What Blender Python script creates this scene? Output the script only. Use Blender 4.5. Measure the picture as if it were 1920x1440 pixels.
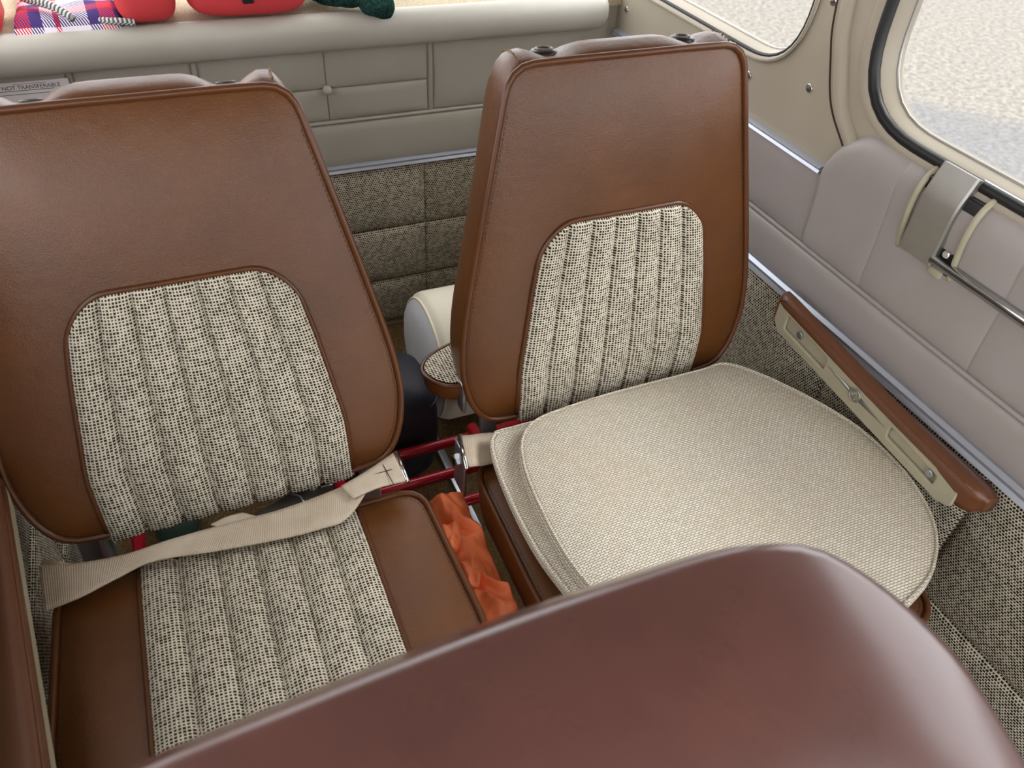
import bpy, bmesh, math, random
import numpy as np
from mathutils import Vector, Matrix
random.seed(4)
for o in list(bpy.data.objects): bpy.data.objects.remove(o, do_unlink=True)
SC = bpy.context.scene
COL = SC.collection

# ------------------------------------------------------------------ camera
FPX = 1455.0
def _n(v): return v/np.linalg.norm(v)
_dx = _n(np.array([5000-960., -270-720., FPX]))
_dy = np.array([100-960., -650-720., FPX]); _dy = _n(_dy-_dx*(_dx@_n(_dy))*np.linalg.norm(_dy))
_dz = np.cross(_dx, _dy)
RC = np.array([_dx, _dy, _dz])
EYE = np.array([0, 0, 1.1])
cam_d = bpy.data.cameras.new('camera')
cam = bpy.data.objects.new('camera', cam_d); COL.objects.link(cam)
cam_d.sensor_width = 36; cam_d.lens = FPX/1920*36; cam_d.clip_start = 0.01
m = Matrix.Identity(4)
for i in range(3):
    m[i][0] = RC[i, 0]; m[i][1] = -RC[i, 1]; m[i][2] = -RC[i, 2]; m[i][3] = EYE[i]
cam.matrix_world = m
cam_d.dof.use_dof = True; cam_d.dof.focus_distance = 1.1; cam_d.dof.aperture_fstop = 7.0
SC.camera = cam

# ------------------------------------------------------------------ light
W = bpy.data.worlds.new('world'); SC.world = W; W.use_nodes = True
bg = W.node_tree.nodes['Background']
bg.inputs[0].default_value = (0.97, 0.98, 1.0, 1); bg.inputs[1].default_value = 1.0
sun_d = bpy.data.lights.new('sun', 'SUN'); sun_d.energy = 0.6; sun_d.angle = math.radians(25)
sun = bpy.data.objects.new('sun', sun_d); COL.objects.link(sun)
sun.rotation_euler = Vector((-0.75, 0.12, -0.75)).to_track_quat('-Z', 'Y').to_euler()
SC.view_settings.view_transform = 'Standard'; SC.view_settings.look = 'None'
SC.view_settings.gamma = 1; SC.view_settings.use_curve_mapping = False
SC.view_settings.exposure = 1.65

# ------------------------------------------------------------------ helpers
def ray(p): return RC@np.array([p[0]-960., p[1]-720., FPX])
def onz(p, z): d = ray(p); return EYE+d*((z-EYE[2])/d[2])
def ony(p, y): d = ray(p); return EYE+d*(y/d[1])
def onx(p, x): d = ray(p); return EYE+d*(x/d[0])

def wloc(o):
    v = Vector((0, 0, 0))
    while o is not None: v += o.location; o = o.parent
    return v
def tag(o, label=None, cat=None, group=None, kind=None):
    if label: o['label'] = label
    if cat: o['category'] = cat
    if group: o['group'] = group
    if kind: o['kind'] = kind
    return o
def thing(name, loc, label, cat, group=None, kind=None):
    o = bpy.data.objects.new(name, None); COL.objects.link(o); o.location = loc
    o.empty_display_size = 0.05
    return tag(o, label, cat, group, kind)
def mesh(name, verts, faces, mat, parent=None, uv=None, smooth=True, flat_angle=None):
    """verts in world metres; becomes a mesh object under parent (translations only)."""
    verts = np.array(verts, float)
    if parent is None:
        mn, mx = verts.min(0), verts.max(0)
        org = np.array([(mn[0]+mx[0])/2, (mn[1]+mx[1])/2, mn[2]])
    else:
        org = np.array(wloc(parent))
    me = bpy.data.meshes.new(name)
    me.from_pydata([tuple(v) for v in (verts-org)], [], [tuple(f) for f in faces])
    me.update()
    bm = bmesh.new(); bm.from_mesh(me)
    bmesh.ops.recalc_face_normals(bm, faces=bm.faces)
    ul = bm.loops.layers.uv.new('UVMap')
    bm.verts.index_update()
    for f in bm.faces:
        f.smooth = smooth
        n = f.normal; ax = max(range(3), key=lambda i: abs(n[i]))
        for l in f.loops:
            if uv is not None: l[ul].uv = uv[l.vert.index]
            else:
                c = l.vert.co
                l[ul].uv = (c.y, c.z) if ax == 0 else ((c.x, c.z) if ax == 1 else (c.x, c.y))
    bm.to_mesh(me); bm.free()
    if smooth and flat_angle: me.set_sharp_from_angle(angle=math.radians(flat_angle))
    o = bpy.data.objects.new(name, me); COL.objects.link(o)
    if mat: me.materials.append(mat)
    if parent is None: o.location = org
    else: o.parent = parent
    return o
class MB:
    def __init__(s): s.v = []; s.f = []
    def add(s, v, f):
        k = len(s.v); s.v += [tuple(map(float, p)) for p in v]; s.f += [tuple(i+k for i in q) for q in f]
        return s
    def build(s, name, mat, parent=None, **k): return mesh(name, s.v, s.f, mat, parent, **k)
def grid_faces(nu, nv, cu=False, cv=False, off=0):
    """index i*nv+j"""
    out = []
    for i in range(nu if cu else nu-1):
        for j in range(nv if cv else nv-1):
            a = i*nv+j; b = ((i+1) % nu)*nv+j; c = ((i+1) % nu)*nv+(j+1) % nv; d = i*nv+(j+1) % nv
            out.append((a+off, b+off, c+off, d+off))
    return out
def g_tube(path, r, n=10, closed=False, caps=True):
    P = [np.array(p, float) for p in path]; N = len(P); rr = r if hasattr(r, '__len__') else [r]*N
    v = []; up = np.array([0, 0, 1.]); prev = None
    for i in range(N):
        a = P[(i-1) % N] if closed or i > 0 else P[i]; b = P[(i+1) % N] if closed or i < N-1 else P[i]
        t = _n(b-a)
        if prev is None:
            s = np.cross(t, up)
            if np.linalg.norm(s) < .1: s = np.cross(t, np.array([1, 0, 0.]))
        else: s = prev-t*(prev@t)
        s = _n(s); prev = s; w = np.cross(s, t)
        for k in range(n):
            an = 2*math.pi*k/n; v.append(P[i]+rr[i]*(math.cos(an)*s+math.sin(an)*w))
    f = grid_faces(N, n, closed, True)
    if caps and not closed: f += [tuple(range(n)), tuple(range((N-1)*n, N*n))]
    return v, f
def g_box(c, s, rot=None):
    v = []
    for x in (-.5, .5):
        for y in (-.5, .5):
            for z in (-.5, .5):
                p = np.array([x*s[0], y*s[1], z*s[2]])
                if rot is not None: p = rot@p
                v.append(p+np.array(c))
    return v, [(0, 1, 3, 2), (4, 6, 7, 5), (0, 4, 5, 1), (2, 3, 7, 6), (0, 2, 6, 4), (1, 5, 7, 3)]
def g_rbox(c, s, r, n=3, rot=None):
    """box with rounded edges: a sphere-ish grid pushed out to the corners"""
    bm = bmesh.new(); bmesh.ops.create_cube(bm, size=1)
    for v in bm.verts: v.co = Vector((v.co.x*s[0], v.co.y*s[1], v.co.z*s[2]))
    bmesh.ops.bevel(bm, geom=list(bm.edges), offset=r, segments=n, profile=.5, affect='EDGES')
    bm.verts.index_update()
    v = [np.array(q.co) for q in bm.verts]; f = [tuple(q.index for q in p.verts) for p in bm.faces]; bm.free()
    if rot is not None: v = [rot@p for p in v]
    return [p+np.array(c) for p in v], f
def g_cyl(p, q, r, n=16, r2=None, bev=0):
    p = np.array(p, float); q = np.array(q, float); r2 = r if r2 is None else r2
    if bev:
        t = _n(q-p); return g_tube([p, p+t*bev*.3, p+t*bev, q-t*bev, q-t*bev*.3, q], [r-bev, r-bev*.3, r, r2, r2-bev*.3, r2-bev], n)
    return g_tube([p, q], [r, r2], n)
def rot_from(a, b, c): return np.array([a, b, c]).T     # columns = axes
def rounded_poly(pts, rad, n=8):
    out = []; N = len(pts)
    for i in range(N):
        p = np.array(pts[i], float); a = np.array(pts[i-1], float)-p; b = np.array(pts[(i+1) % N], float)-p
        la, lb = np.linalg.norm(a), np.linalg.norm(b); a /= la; b /= lb
        ang = math.acos(max(-1, min(1, a@b))); r = rad[i]
        d = min(r/math.tan(ang/2), la*.49, lb*.49)
        p0 = p+a*d; p1 = p+b*d
        for k in range(n+1):
            t = k/n; out.append((1-t)**2*p0+2*t*(1-t)*p*1.0+t*t*p1)
    return np.array(out)
def resample(poly, n):
    P = np.vstack([poly, poly[:1]]); d = np.r_[0, np.cumsum(np.linalg.norm(np.diff(P, axis=0), axis=1))]
    t = np.linspace(0, d[-1], n, endpoint=False)
    return np.stack([np.interp(t, d, P[:, k]) for k in range(P.shape[1])], 1)
def smooth_path(pts, n=8):
    P = [np.array(p, float) for p in pts]; P = [2*P[0]-P[1]]+P+[2*P[-1]-P[-2]]; out = []
    for i in range(1, len(P)-2):
        for k in range(n):
            t = k/n
            out.append(.5*((2*P[i])+(P[i+1]-P[i-1])*t+(2*P[i-1]-5*P[i]+4*P[i+1]-P[i+2])*t*t+(3*P[i]-P[i-1]-3*P[i+1]+P[i+2])*t**3))
    out.append(P[-2]); return out

# ------------------------------------------------------------------ materials
def srgb(r, g, b):
    f = lambda c: (c/255/12.92) if c/255 <= .04045 else ((c/255+.055)/1.055)**2.4
    return (f(r), f(g), f(b), 1)
class NT:
    def __init__(s, name):
        s.m = bpy.data.materials.new(name); s.m.use_nodes = True
        s.t = s.m.node_tree; s.b = s.t.nodes['Principled BSDF']
    def n(s, typ, **k):
        x = s.t.nodes.new(typ)
        for a, v in k.items(): setattr(x, a, v)
        return x
    def l(s, a, b): s.t.links.new(a, b)
    def math(s, op, a, b=None, c=None):
        x = s.n('ShaderNodeMath', operation=op)
        for i, q in enumerate((a, b, c)):
            if q is None: continue
            if isinstance(q, (int, float)): x.inputs[i].default_value = q
            else: s.l(q, x.inputs[i])
        return x.outputs[0]
    def mix(s, fac, a, b):
        x = s.n('ShaderNodeMix', data_type='RGBA')
        for q, i in ((fac, 0), (a, 6), (b, 7)):
            if isinstance(q, (int, float)): x.inputs[i].default_value = q
            elif isinstance(q, tuple): x.inputs[i].default_value = q
            else: s.l(q, x.inputs[i])
        return x.outputs[2]
    def coord(s, kind='Object', scale=1.0):
        t = s.n('ShaderNodeTexCoord'); mp = s.n('ShaderNodeMapping'); s.l(t.outputs[kind], mp.inputs[0])
        mp.inputs[3].default_value = (scale,)*3 if isinstance(scale, (int, float)) else scale
        return mp.outputs[0]
    def noise(s, vec, scale, detail=3, rough=.5):
        x = s.n('ShaderNodeTexNoise'); s.l(vec, x.inputs['Vector'])
        x.inputs['Scale'].default_value = scale; x.inputs['Detail'].default_value = detail; x.inputs['Roughness'].default_value = rough
        return x.outputs['Fac']
    def ramp(s, fac, lo, hi):
        x = s.n('ShaderNodeMapRange'); s.l(fac, x.inputs[0]); x.inputs[1].default_value = lo; x.inputs[2].default_value = hi
        return x.outputs[0]
    def bump(s, h, strength, dist=.001):
        x = s.n('ShaderNodeBump'); s.l(h, x.inputs['Height']); x.inputs['Strength'].default_value = strength; x.inputs['Distance'].default_value = dist
        s.l(x.outputs[0], s.b.inputs['Normal'])
    def set(s, **k):
        for a, v in k.items(): s.b.inputs[a.replace('_', ' ')].default_value = v
        return s
def leather(name, c1, c2, rough=.38, spec=.5, grain=900, bump=.35, coat=0.):
    t = NT(name); v = t.coord()
    f = t.ramp(t.noise(v, 7, 4, .6), .3, .7)
    t.l(t.mix(f, c1, c2), t.b.inputs['Base Color'])
    vo = t.n('ShaderNodeTexVoronoi', feature='F1'); t.l(v, vo.inputs['Vector']); vo.inputs['Scale'].default_value = grain
    h = t.math('ADD', t.math('MULTIPLY', vo.outputs['Distance'], .6), t.math('MULTIPLY', t.noise(v, 60, 3), 1.6))
    t.bump(h, bump, .0006)
    r = t.n('ShaderNodeMapRange'); t.l(t.noise(v, 18, 3), r.inputs[0]); r.inputs[3].default_value = rough-.07; r.inputs[4].default_value = rough+.1
    t.l(r.outputs[0], t.b.inputs['Roughness'])
    t.set(Specular_IOR_Level=spec, Coat_Weight=coat, Coat_Roughness=.22); return t.m
def plain(name, c, rough=.5, metal=0, spec=.5, var=0, vs=20, bump=0, bs=300):
    t = NT(name); t.set(Base_Color=c, Roughness=rough, Metallic=metal, Specular_IOR_Level=spec); v = t.coord()
    if var:
        d = tuple(x*(1-var) for x in c[:3])+(1,)
        t.l(t.mix(t.ramp(t.noise(v, vs, 4), .3, .7), c, d), t.b.inputs['Base Color'])
    if bump: t.bump(t.noise(v, bs, 3), bump, .001)
    return t.m
def weave(name, light, dark, cell=.0046, hole=.27, stain=.12, warm=None, stagger=0.):
    """tweed: cream threads, small dark gaps staggered row by row; metric uv"""
    t = NT(name); tc = t.n('ShaderNodeTexCoord')
    nz = t.n('ShaderNodeTexNoise'); t.l(tc.outputs['UV'], nz.inputs['Vector']); nz.inputs['Scale'].default_value = 160
    sp = t.n('ShaderNodeSeparateXYZ'); t.l(tc.outputs['UV'], sp.inputs[0])
    wob = t.math('MULTIPLY', t.math('SUBTRACT', nz.outputs['Fac'], .5), .22)
    u = t.math('ADD', t.math('DIVIDE', sp.outputs[0], cell), wob); v = t.math('SUBTRACT', t.math('DIVIDE', sp.outputs[1], cell*.86), wob)
    row = t.math('FLOOR', v); odd = t.math('MULTIPLY', t.math('FLOORED_MODULO', row, 2), stagger)
    us = t.math('ADD', u, odd)
    fu = t.math('ABSOLUTE', t.math('SUBTRACT', t.math('FRACT', us), .5)); fv = t.math('ABSOLUTE', t.math('SUBTRACT', t.math('FRACT', v), .5))
    wn = t.n('ShaderNodeTexWhiteNoise', noise_dimensions='2D'); cb = t.n('ShaderNodeCombineXYZ')
    t.l(t.math('FLOOR', us), cb.inputs[0]); t.l(row, cb.inputs[1]); t.l(cb.outputs[0], wn.inputs['Vector'])
    rad = t.math('ADD', t.math('MULTIPLY', wn.outputs['Value'], .14), hole-.05)
    dist = t.math('MAXIMUM', fu, fv)
    sm = t.n('ShaderNodeMapRange', interpolation_type='SMOOTHSTEP'); t.l(t.math('SUBTRACT', rad, dist), sm.inputs[0])
    sm.inputs[1].default_value = -.06; sm.inputs[2].default_value = .06
    hm = sm.outputs[0]
    big = t.ramp(t.noise(tc.outputs['UV'], 11, 4, .65), .35, .75)
    l2 = tuple(x*(1-stain*2) for x in light[:3])+(1,)
    lc = t.mix(big, light, l2)
    lc = t.mix(t.math('MULTIPLY', wn.outputs['Value'], .25), lc, warm or srgb(176, 160, 130))
    t.l(t.mix(hm, lc, dark), t.b.inputs['Base Color'])
    t.bump(t.math('SUBTRACT', 1.0, hm), .55, .0012)
    t.set(Roughness=.85, Specular_IOR_Level=.2); return t.m
def padweave(name):
    t = NT(name); tc = t.n('ShaderNodeTexCoord')
    br = t.n('ShaderNodeTexBrick'); t.l(tc.outputs['UV'], br.inputs['Vector'])
    br.inputs['Scale'].default_value = 1; br.inputs['Brick Width'].default_value = .0062; br.inputs['Row Height'].default_value = .0030
    br.inputs['Mortar Size'].default_value = .00045; br.inputs['Mortar Smooth'].default_value = .6; br.inputs['Bias'].default_value = 0
    br.inputs['Color1'].default_value = srgb(240, 234, 220); br.inputs['Color2'].default_value = srgb(224, 215, 197); br.inputs['Mortar'].default_value = srgb(112, 100, 82)
    big = t.ramp(t.noise(tc.outputs['UV'], 7, 5, .65), .45, .75)
    c = t.mix(t.math('MULTIPLY', big, .35), br.outputs['Color'], srgb(204, 186, 152))
    t.l(c, t.b.inputs['Base Color']); t.bump(t.math('SUBTRACT', 1.0, br.outputs['Fac']), .4, .001)
    t.set(Roughness=.9, Specular_IOR_Level=.15); return t.m
def carpet(name, a, b, scale=260):
    t = NT(name); v = t.coord(); f = t.ramp(t.noise(v, scale, 3, .7), .35, .65)
    g = t.ramp(t.noise(v, 9, 3), .35, .7)
    c = t.mix(f, a, b); t.l(t.mix(t.math('MULTIPLY', g, .3), c, b), t.b.inputs['Base Color'])
    t.bump(f, .8, .003); t.set(Roughness=.95, Specular_IOR_Level=.1); return t.m
def webbing(name, c1, c2):
    t = NT(name); tc = t.n('ShaderNodeTexCoord'); sp = t.n('ShaderNodeSeparateXYZ'); t.l(tc.outputs['UV'], sp.inputs[0])
    s = t.math('SINE', t.math('MULTIPLY', sp.outputs[0], 2*math.pi/.0026)); s2 = t.math('SINE', t.math('MULTIPLY', sp.outputs[1], 2*math.pi/.0075))
    v = t.coord(); f = t.ramp(t.noise(v, 25, 4, .6), .35, .75)
    t.l(t.mix(f, c1, c2), t.b.inputs['Base Color'])
    t.bump(t.math('ADD', s, t.math('MULTIPLY', s2, .3)), .35, .0006); t.set(Roughness=.7, Specular_IOR_Level=.3); return t.m
def plaid(name):
    t = NT(name); tc = t.n('ShaderNodeTexCoord'); sp = t.n('ShaderNodeSeparateXYZ'); t.l(tc.outputs['UV'], sp.inputs[0])
    def bands(src, per):
        r = t.n('ShaderNodeValToRGB'); r.color_ramp.interpolation = 'CONSTANT'
        t.l(t.math('FRACT', t.math('DIVIDE', src, per)), r.inputs[0])
        cols = [(0, (236, 232, 240)), (.2, (74, 58, 120)), (.34, (214, 58, 72)), (.52, (74, 58, 120)), (.66, (236, 232, 240)), (.80, (222, 44, 60)), (.86, (236, 232, 240))]
        e = r.color_ramp.elements
        e[0].position = 0; e[0].color = srgb(*cols[0][1]); e[1].position = cols[1][0]; e[1].color = srgb(*cols[1][1])
        for p, c in cols[2:]: q = e.new(p); q.color = srgb(*c)
        return r.outputs[0]
    a = bands(sp.outputs[0], .115); b = bands(sp.outputs[1], .115)
    d = t.math('FRACT', t.math('MULTIPLY', t.math('ADD', sp.outputs[0], sp.outputs[1]), 260))
    t.l(t.mix(t.math('MULTIPLY', t.math('GREATER_THAN', d, .5), 1.0), a, b), t.b.inputs['Base Color'])
    t.set(Roughness=.85, Specular_IOR_Level=.2); return t.m
def striped(name, a, b, per):
    t = NT(name); tc = t.n('ShaderNodeTexCoord'); sp = t.n('ShaderNodeSeparateXYZ'); t.l(tc.outputs['UV'], sp.inputs[0])
    d = t.math('FRACT', t.math('ADD', t.math('DIVIDE', sp.outputs[0], per), sp.outputs[1]))
    t.l(t.mix(t.math('GREATER_THAN', d, .5), a, b), t.b.inputs['Base Color']); t.set(Roughness=.8); return t.m
def glassmat(name):
    t = NT(name); tr = t.n('ShaderNodeBsdfTransparent'); gl = t.n('ShaderNodeBsdfGlossy'); gl.inputs['Roughness'].default_value = .02
    lw = t.n('ShaderNodeLayerWeight'); lw.inputs[0].default_value = .5
    fac = t.math('ADD', .03, t.math('MULTIPLY', t.math('POWER', lw.outputs['Facing'], 5.0), .4)); mx = t.n('ShaderNodeMixShader')
    t.l(fac, mx.inputs[0]); t.l(tr.outputs[0], mx.inputs[1]); t.l(gl.outputs[0], mx.inputs[2])
    t.l(mx.outputs[0], t.t.nodes['Material Output'].inputs['Surface']); return t.m
def pavement(name):
    t = NT(name); v = t.coord()
    f = t.ramp(t.noise(v, 22, 5, .8), .36, .64)
    warm = t.mix(f, srgb(90, 86, 79), srgb(154, 148, 138))
    cool = t.mix(f, srgb(92, 91, 90), srgb(130, 129, 127))
    sp = t.n('ShaderNodeSeparateXYZ'); t.l(v, sp.inputs[0])
    e = t.math('ADD', t.math('MULTIPLY', sp.outputs[0], .76), t.math('MULTIPLY', sp.outputs[1], .65))
    e = t.math('ADD', e, t.math('MULTIPLY', t.noise(v, 1.2, 3), .5))
    t.l(t.mix(t.ramp(e, PAVE_EDGE, PAVE_EDGE+.25), cool, warm), t.b.inputs['Base Color'])
    t.set(Roughness=.9); return t.m
PAVE_EDGE = -.50
M = dict(
    brown=leather('brown_leather', srgb(106, 62, 24), srgb(88, 50, 18), .31, .6, 900, .6),
    front=leather('maroon_leather', srgb(106, 66, 59), srgb(86, 52, 47), .28, .5, 500, .06, .7),
    armpad=leather('armrest_leather', srgb(112, 70, 45), srgb(104, 64, 41), .32, .5),
    pipe=leather('piping_leather', srgb(98, 56, 25), srgb(84, 46, 20), .3, .5, 700, .2),
    vinyl=leather('beige_vinyl', srgb(176, 172, 160), srgb(168, 163, 151), .5, .4, 1100, .3),
    roll=leather('pale_vinyl_roll', srgb(192, 189, 179), srgb(184, 180, 169), .45, .4, 1000, .3),
    lilac=leather('grey_vinyl', srgb(171, 163, 161), srgb(163, 156, 152), .42, .45, 1000, .3),
    plastic=plain('moulded_plastic', srgb(178, 168, 150), .42, var=.08, vs=9),
    tweed=weave('seat_tweed', srgb(234, 226, 206), srgb(46, 37, 28), .0042, .28),
    wallweave=weave('wall_tweed', srgb(214, 206, 184), srgb(36, 31, 25), .0046, .31, .06, srgb(186, 172, 140), .5),
    pad=padweave('pad_weave'),
    carpet=carpet('floor_carpet', srgb(150, 124, 86), srgb(104, 82, 54)),
    shelfcarpet=carpet('shelf_carpet', srgb(226, 214, 188), srgb(198, 182, 150)),
    strip=plain('aluminium_strip', srgb(190, 196, 208), .35, .55),
    steel=plain('brushed_steel', srgb(176, 174, 168), .4, .85, var=.1, vs=60),
    chrome=plain('chrome', srgb(225, 225, 225), .12, 1.0),
    zinc=plain('zinc_metal', srgb(190, 196, 204), .35, .9),
    gunmetal=plain('grey_hinge_metal', srgb(110, 104, 98), .4, .6),
    red=plain('red_paint', srgb(158, 14, 34), .18, 0, .6),
    cream=plain('cream_plastic', srgb(182, 175, 150), .4, var=.1, vs=30),
    black=plain('black_rubber', srgb(22, 22, 24), .45),
    socket=plain('dark_socket', srgb(40, 30, 34), .3),
    navy=plain('navy_nylon', srgb(20, 23, 36), .6, bump=.3, bs=60),
    white=plain('white_canvas', srgb(222, 226, 230), .75, var=.12, vs=14, bump=.25, bs=25),
    offwhite=plain('cream_canvas', srgb(238, 233, 212), .7, var=.08, vs=12, bump=.2, bs=25),
    orange=plain('orange_nylon', srgb(255, 134, 80), .55, var=.12, vs=20, bump=.2, bs=90),
    redcloth=plain('red_cloth', srgb(214, 62, 68), .75, var=.1, vs=10, bump=.2, bs=300),
    redbox=plain('red_plastic', srgb(216, 66, 66), .4),
    green=carpet('green_fleece', srgb(62, 104, 98), srgb(22, 48, 44), 190),
    greencloth=plain('dark_green_cloth', srgb(52, 72, 62), .8),
    belt=webbing('beige_webbing', srgb(212, 198, 178), srgb(192, 176, 154)),
    thread=plain('yellow_thread', srgb(206, 172, 116), .7),
    seam=plain('dark_seam', srgb(66, 44, 28), .7),
    paper=plain('white_paper', srgb(236, 232, 232), .6),
    ink=plain('black_ink', srgb(40, 36, 46), .6), pinkink=plain('pink_ink', srgb(206, 120, 150), .6),
    plaid=plaid('plaid_blanket'), rope=striped('striped_cord', srgb(206, 208, 204), srgb(84, 92, 92), .006),
    glass=glassmat('window_glass'), pave=pavement('pavement'), black_cloth=plain('black_cloth', srgb(24, 24, 26), .8),
)

# ------------------------------------------------------------------ setting
XR, XL, YB = .85, -.285, 1.388
gr = mesh('ground', [(-15, -15, -1.0), (25, -15, -1.0), (25, 25, -1.0), (-15, 25, -1.0)], [(0, 1, 2, 3)], M['pave'])
tag(gr, 'pale speckled pavement outside the windows', kind='structure')
fl = MB().add(*g_box((.2825, .55, -.02), (1.135+.1, 2.6, .04))).build('floor', M['carpet'], smooth=False)
tag(fl, 'tan carpet on the cabin floor under the seats', kind='structure')

def curve_panel(name, outline, holes, x0, x1, mat, bev=.004, parent=None):
    """flat panel in the y-z plane with holes, filled as a 2-D curve then turned into a mesh"""
    cu = bpy.data.curves.new(name, 'CURVE'); cu.dimensions = '2D'; cu.fill_mode = 'BOTH'
    cu.extrude = (x1-x0)/2-bev; cu.bevel_depth = bev; cu.bevel_resolution = 2
    for pl in [outline]+holes:
        s = cu.splines.new('POLY'); s.points.add(len(pl)-1); s.use_cyclic_u = True
        for i, p in enumerate(pl): s.points[i].co = (p[0], p[1], 0, 1)
    tmp = bpy.data.objects.new('tmp', cu); COL.objects.link(tmp)
    dg = bpy.context.evaluated_depsgraph_get(); me = tmp.evaluated_get(dg).to_mesh()
    v = [((x0+x1)/2+p.co.z, p.co.x, p.co.y) for p in me.vertices]; f = [tuple(p.vertices) for p in me.polygons]
    tmp.evaluated_get(dg).to_mesh_clear(); bpy.data.objects.remove(tmp, do_unlink=True); bpy.data.curves.remove(cu)
    return mesh(name, v, f, mat, parent, smooth=True, flat_angle=40)
def rrect(y0, y1, z0, z1, r, n=10):
    rr = r if hasattr(r, '__len__') else [r]*4
    return rounded_poly([(y0, z0), (y1, z0), (y1, z1), (y0, z1)], rr, n)
# window openings on the inner face of the right wall and at the glass
SIDE_IN = rrect(-.25, .768, .688, 1.10, [.10, .13, .12, .10]); SIDE_GL = rrect(-.22, .735, .712, 1.07, [.08, .10, .10, .08])
REAR_IN = rrect(.868, 1.62, .697, 1.06, [.12, .12, .12, .12]); REAR_GL = rrect(.890, 1.59, .713, 1.03, [.09, .09, .09, .09])
wr = curve_panel('wall_right', [(-.5, 0), (1.85, 0), (1.85, 1.16), (-.5, 1.16)], [SIDE_IN, REAR_IN], XR, XR+.03, M['plastic'], .003)
tag(wr, 'beige moulded side wall with two windows', kind='structure')
def window(name, inn, gl, lab, seal_r=.006):
    w = thing(name, (XR, float(inn[:, 0].mean()), float(inn[:, 1].min())), lab, None, kind='structure')
    A = resample(inn, 120); B = resample(gl, 120)
    A = np.roll(A, -int(np.argmin(np.abs(A-B[0]).sum(1))), 0)
    prof = [(-.004, .0, -.06), (-.006, .0, .10), (-.002, .0, .35), (.006, 0, .62), (.016, 0, .82), (.026, 0, 1.0), (.032, 0, 1.08)]
    v = []
    for dx, _, t in prof:
        C = A+(B-A)*t
        v += [(XR+dx, c[0], c[1]) for c in C]
    mesh('window_frame', v, grid_faces(len(prof), 120, False, True), M['plastic'], w)
    C = A+(B-A)*.50
    MB().add(*g_tube([(XR+.003, c[0], c[1]) for c in C], seal_r, 8, True)).build('rubber_seal', M['black'], w)
    C = A+(B-A)*1.0
    MB().add(*g_tube([(XR+.027, c[0], c[1]) for c in C], .0022, 8, True)).build('bright_edge', M['steel'], w)
    c = B.mean(0); bb = c+(B-c)*1.02
    v = [(XR+.029, p[0], p[1]) for p in bb]+[(XR+.032, p[0], p[1]) for p in bb]
    n = len(bb); mesh('pane', v, [tuple(range(n)), tuple(range(n, 2*n))]+[(i, (i+1) % n, (i+1) % n+n, i+n) for i in range(n)], M['glass'], w, smooth=False)
    return w
window('window_1', SIDE_IN, SIDE_GL, 'large side window with rounded corner and black rubber seal', .0075)
window('window_2', REAR_IN, REAR_GL, 'rear quarter window with rounded corner above the shelf', .0035)

def puff(name, o, U, V, N, lu, lv, mat, parent, h=.006, edge=.006, nu=9, nv=7, base=0):
    """padded upholstery panel lu x lv metres from corner o, bulging along N"""
    o, U, V, N = (np.array(q, float) for q in (o, U, V, N))
    def ticks(L, n):
        e = min(edge, L*.3); return np.r_[0, e*.3, np.linspace(e, L-e, n), L-e*.3, L]
    us, vs = ticks(lu, nu), ticks(lv, nv); v = []; uv = []
    def prof(t, L):
        d = min(t, L-t)/min(edge, L*.3); return math.sqrt(max(0, 1-(1-min(d, 1))**2))
    for a in us:
        for b in vs:
            x = a/lu*2-1; y = b/lv*2-1
            z = h*.55*min(prof(a, lu), prof(b, lv))+h*.45*(1-x**4)*(1-y**4)
            v.append(o+U*a+V*b+N*(z+base)); uv.append((float(o@U)+a, float(o@V)+b))
    k = len(v); f = grid_faces(len(us), len(vs))
    return mesh(name, v, f, mat, parent, uv=uv)
Xv, Yv, Zv = np.eye(3)
# ---- back wall
wb = MB().add(*g_box(((XL+XR)/2, YB+.02, .33), (XR-XL, .04, .66))).build('wall_back', M['vinyl'], smooth=False)
tag(wb, 'padded bulkhead with pale vinyl above and tweed below', kind='structure')
for x0, x1 in ((-.28, -.05), (-.05, .20), (.20, .451), (.451, .70), (.70, .835)):
    for z0, z1 in ((.012, .124), (.124, .252), (.252, .388)):
        puff('tweed_panel', (x0, YB, z0), Xv, Zv, -Yv, x1-x0, z1-z0, M['wallweave'], wb, .011, .012)
puff('vinyl_panel', (-.28, YB, .402), Xv, Zv, -Yv, 1.115, .083, M['vinyl'], wb, .007, .005, 12)
ztop = .632
for x0, x1, z0, z1 in ((-.28, -.131, .493, ztop), (-.121, .052, .493, ztop), (.064, .272, .493, .551), (.064, .272, .551, ztop), (.272, .460, .493, .551), (.272, .460, .551, ztop), (.472, .835, .493, ztop)):
    puff('vinyl_panel', (x0, YB, z0), Xv, Zv, -Yv, x1-x0, z1-z0, M['vinyl'], wb, .007, .005)
for x in (-.126, .058, .466): puff('welt', (x-.0045, YB, .490), Xv, Zv, -Yv, .009, ztop-.490, M['vinyl'], wb, .006, .003, 3, 3)
puff('welt', (-.28, YB, .4855), Xv, Zv, -Yv, 1.115, .007, M['vinyl'], wb, .006, .003, 3, 3)
b = []
for r, d in ((0, .0085), (.004, .008), (.0065, .0062), (.008, .003), (.0082, 0)):
    b += [(.272+r*math.cos(a), YB-.006-d, .551+r*math.sin(a)) for a in np.linspace(0, 2*math.pi, 20, endpoint=False)]
mesh('button', b, grid_faces(5, 20, False, True), M['roll'], wb)
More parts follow.
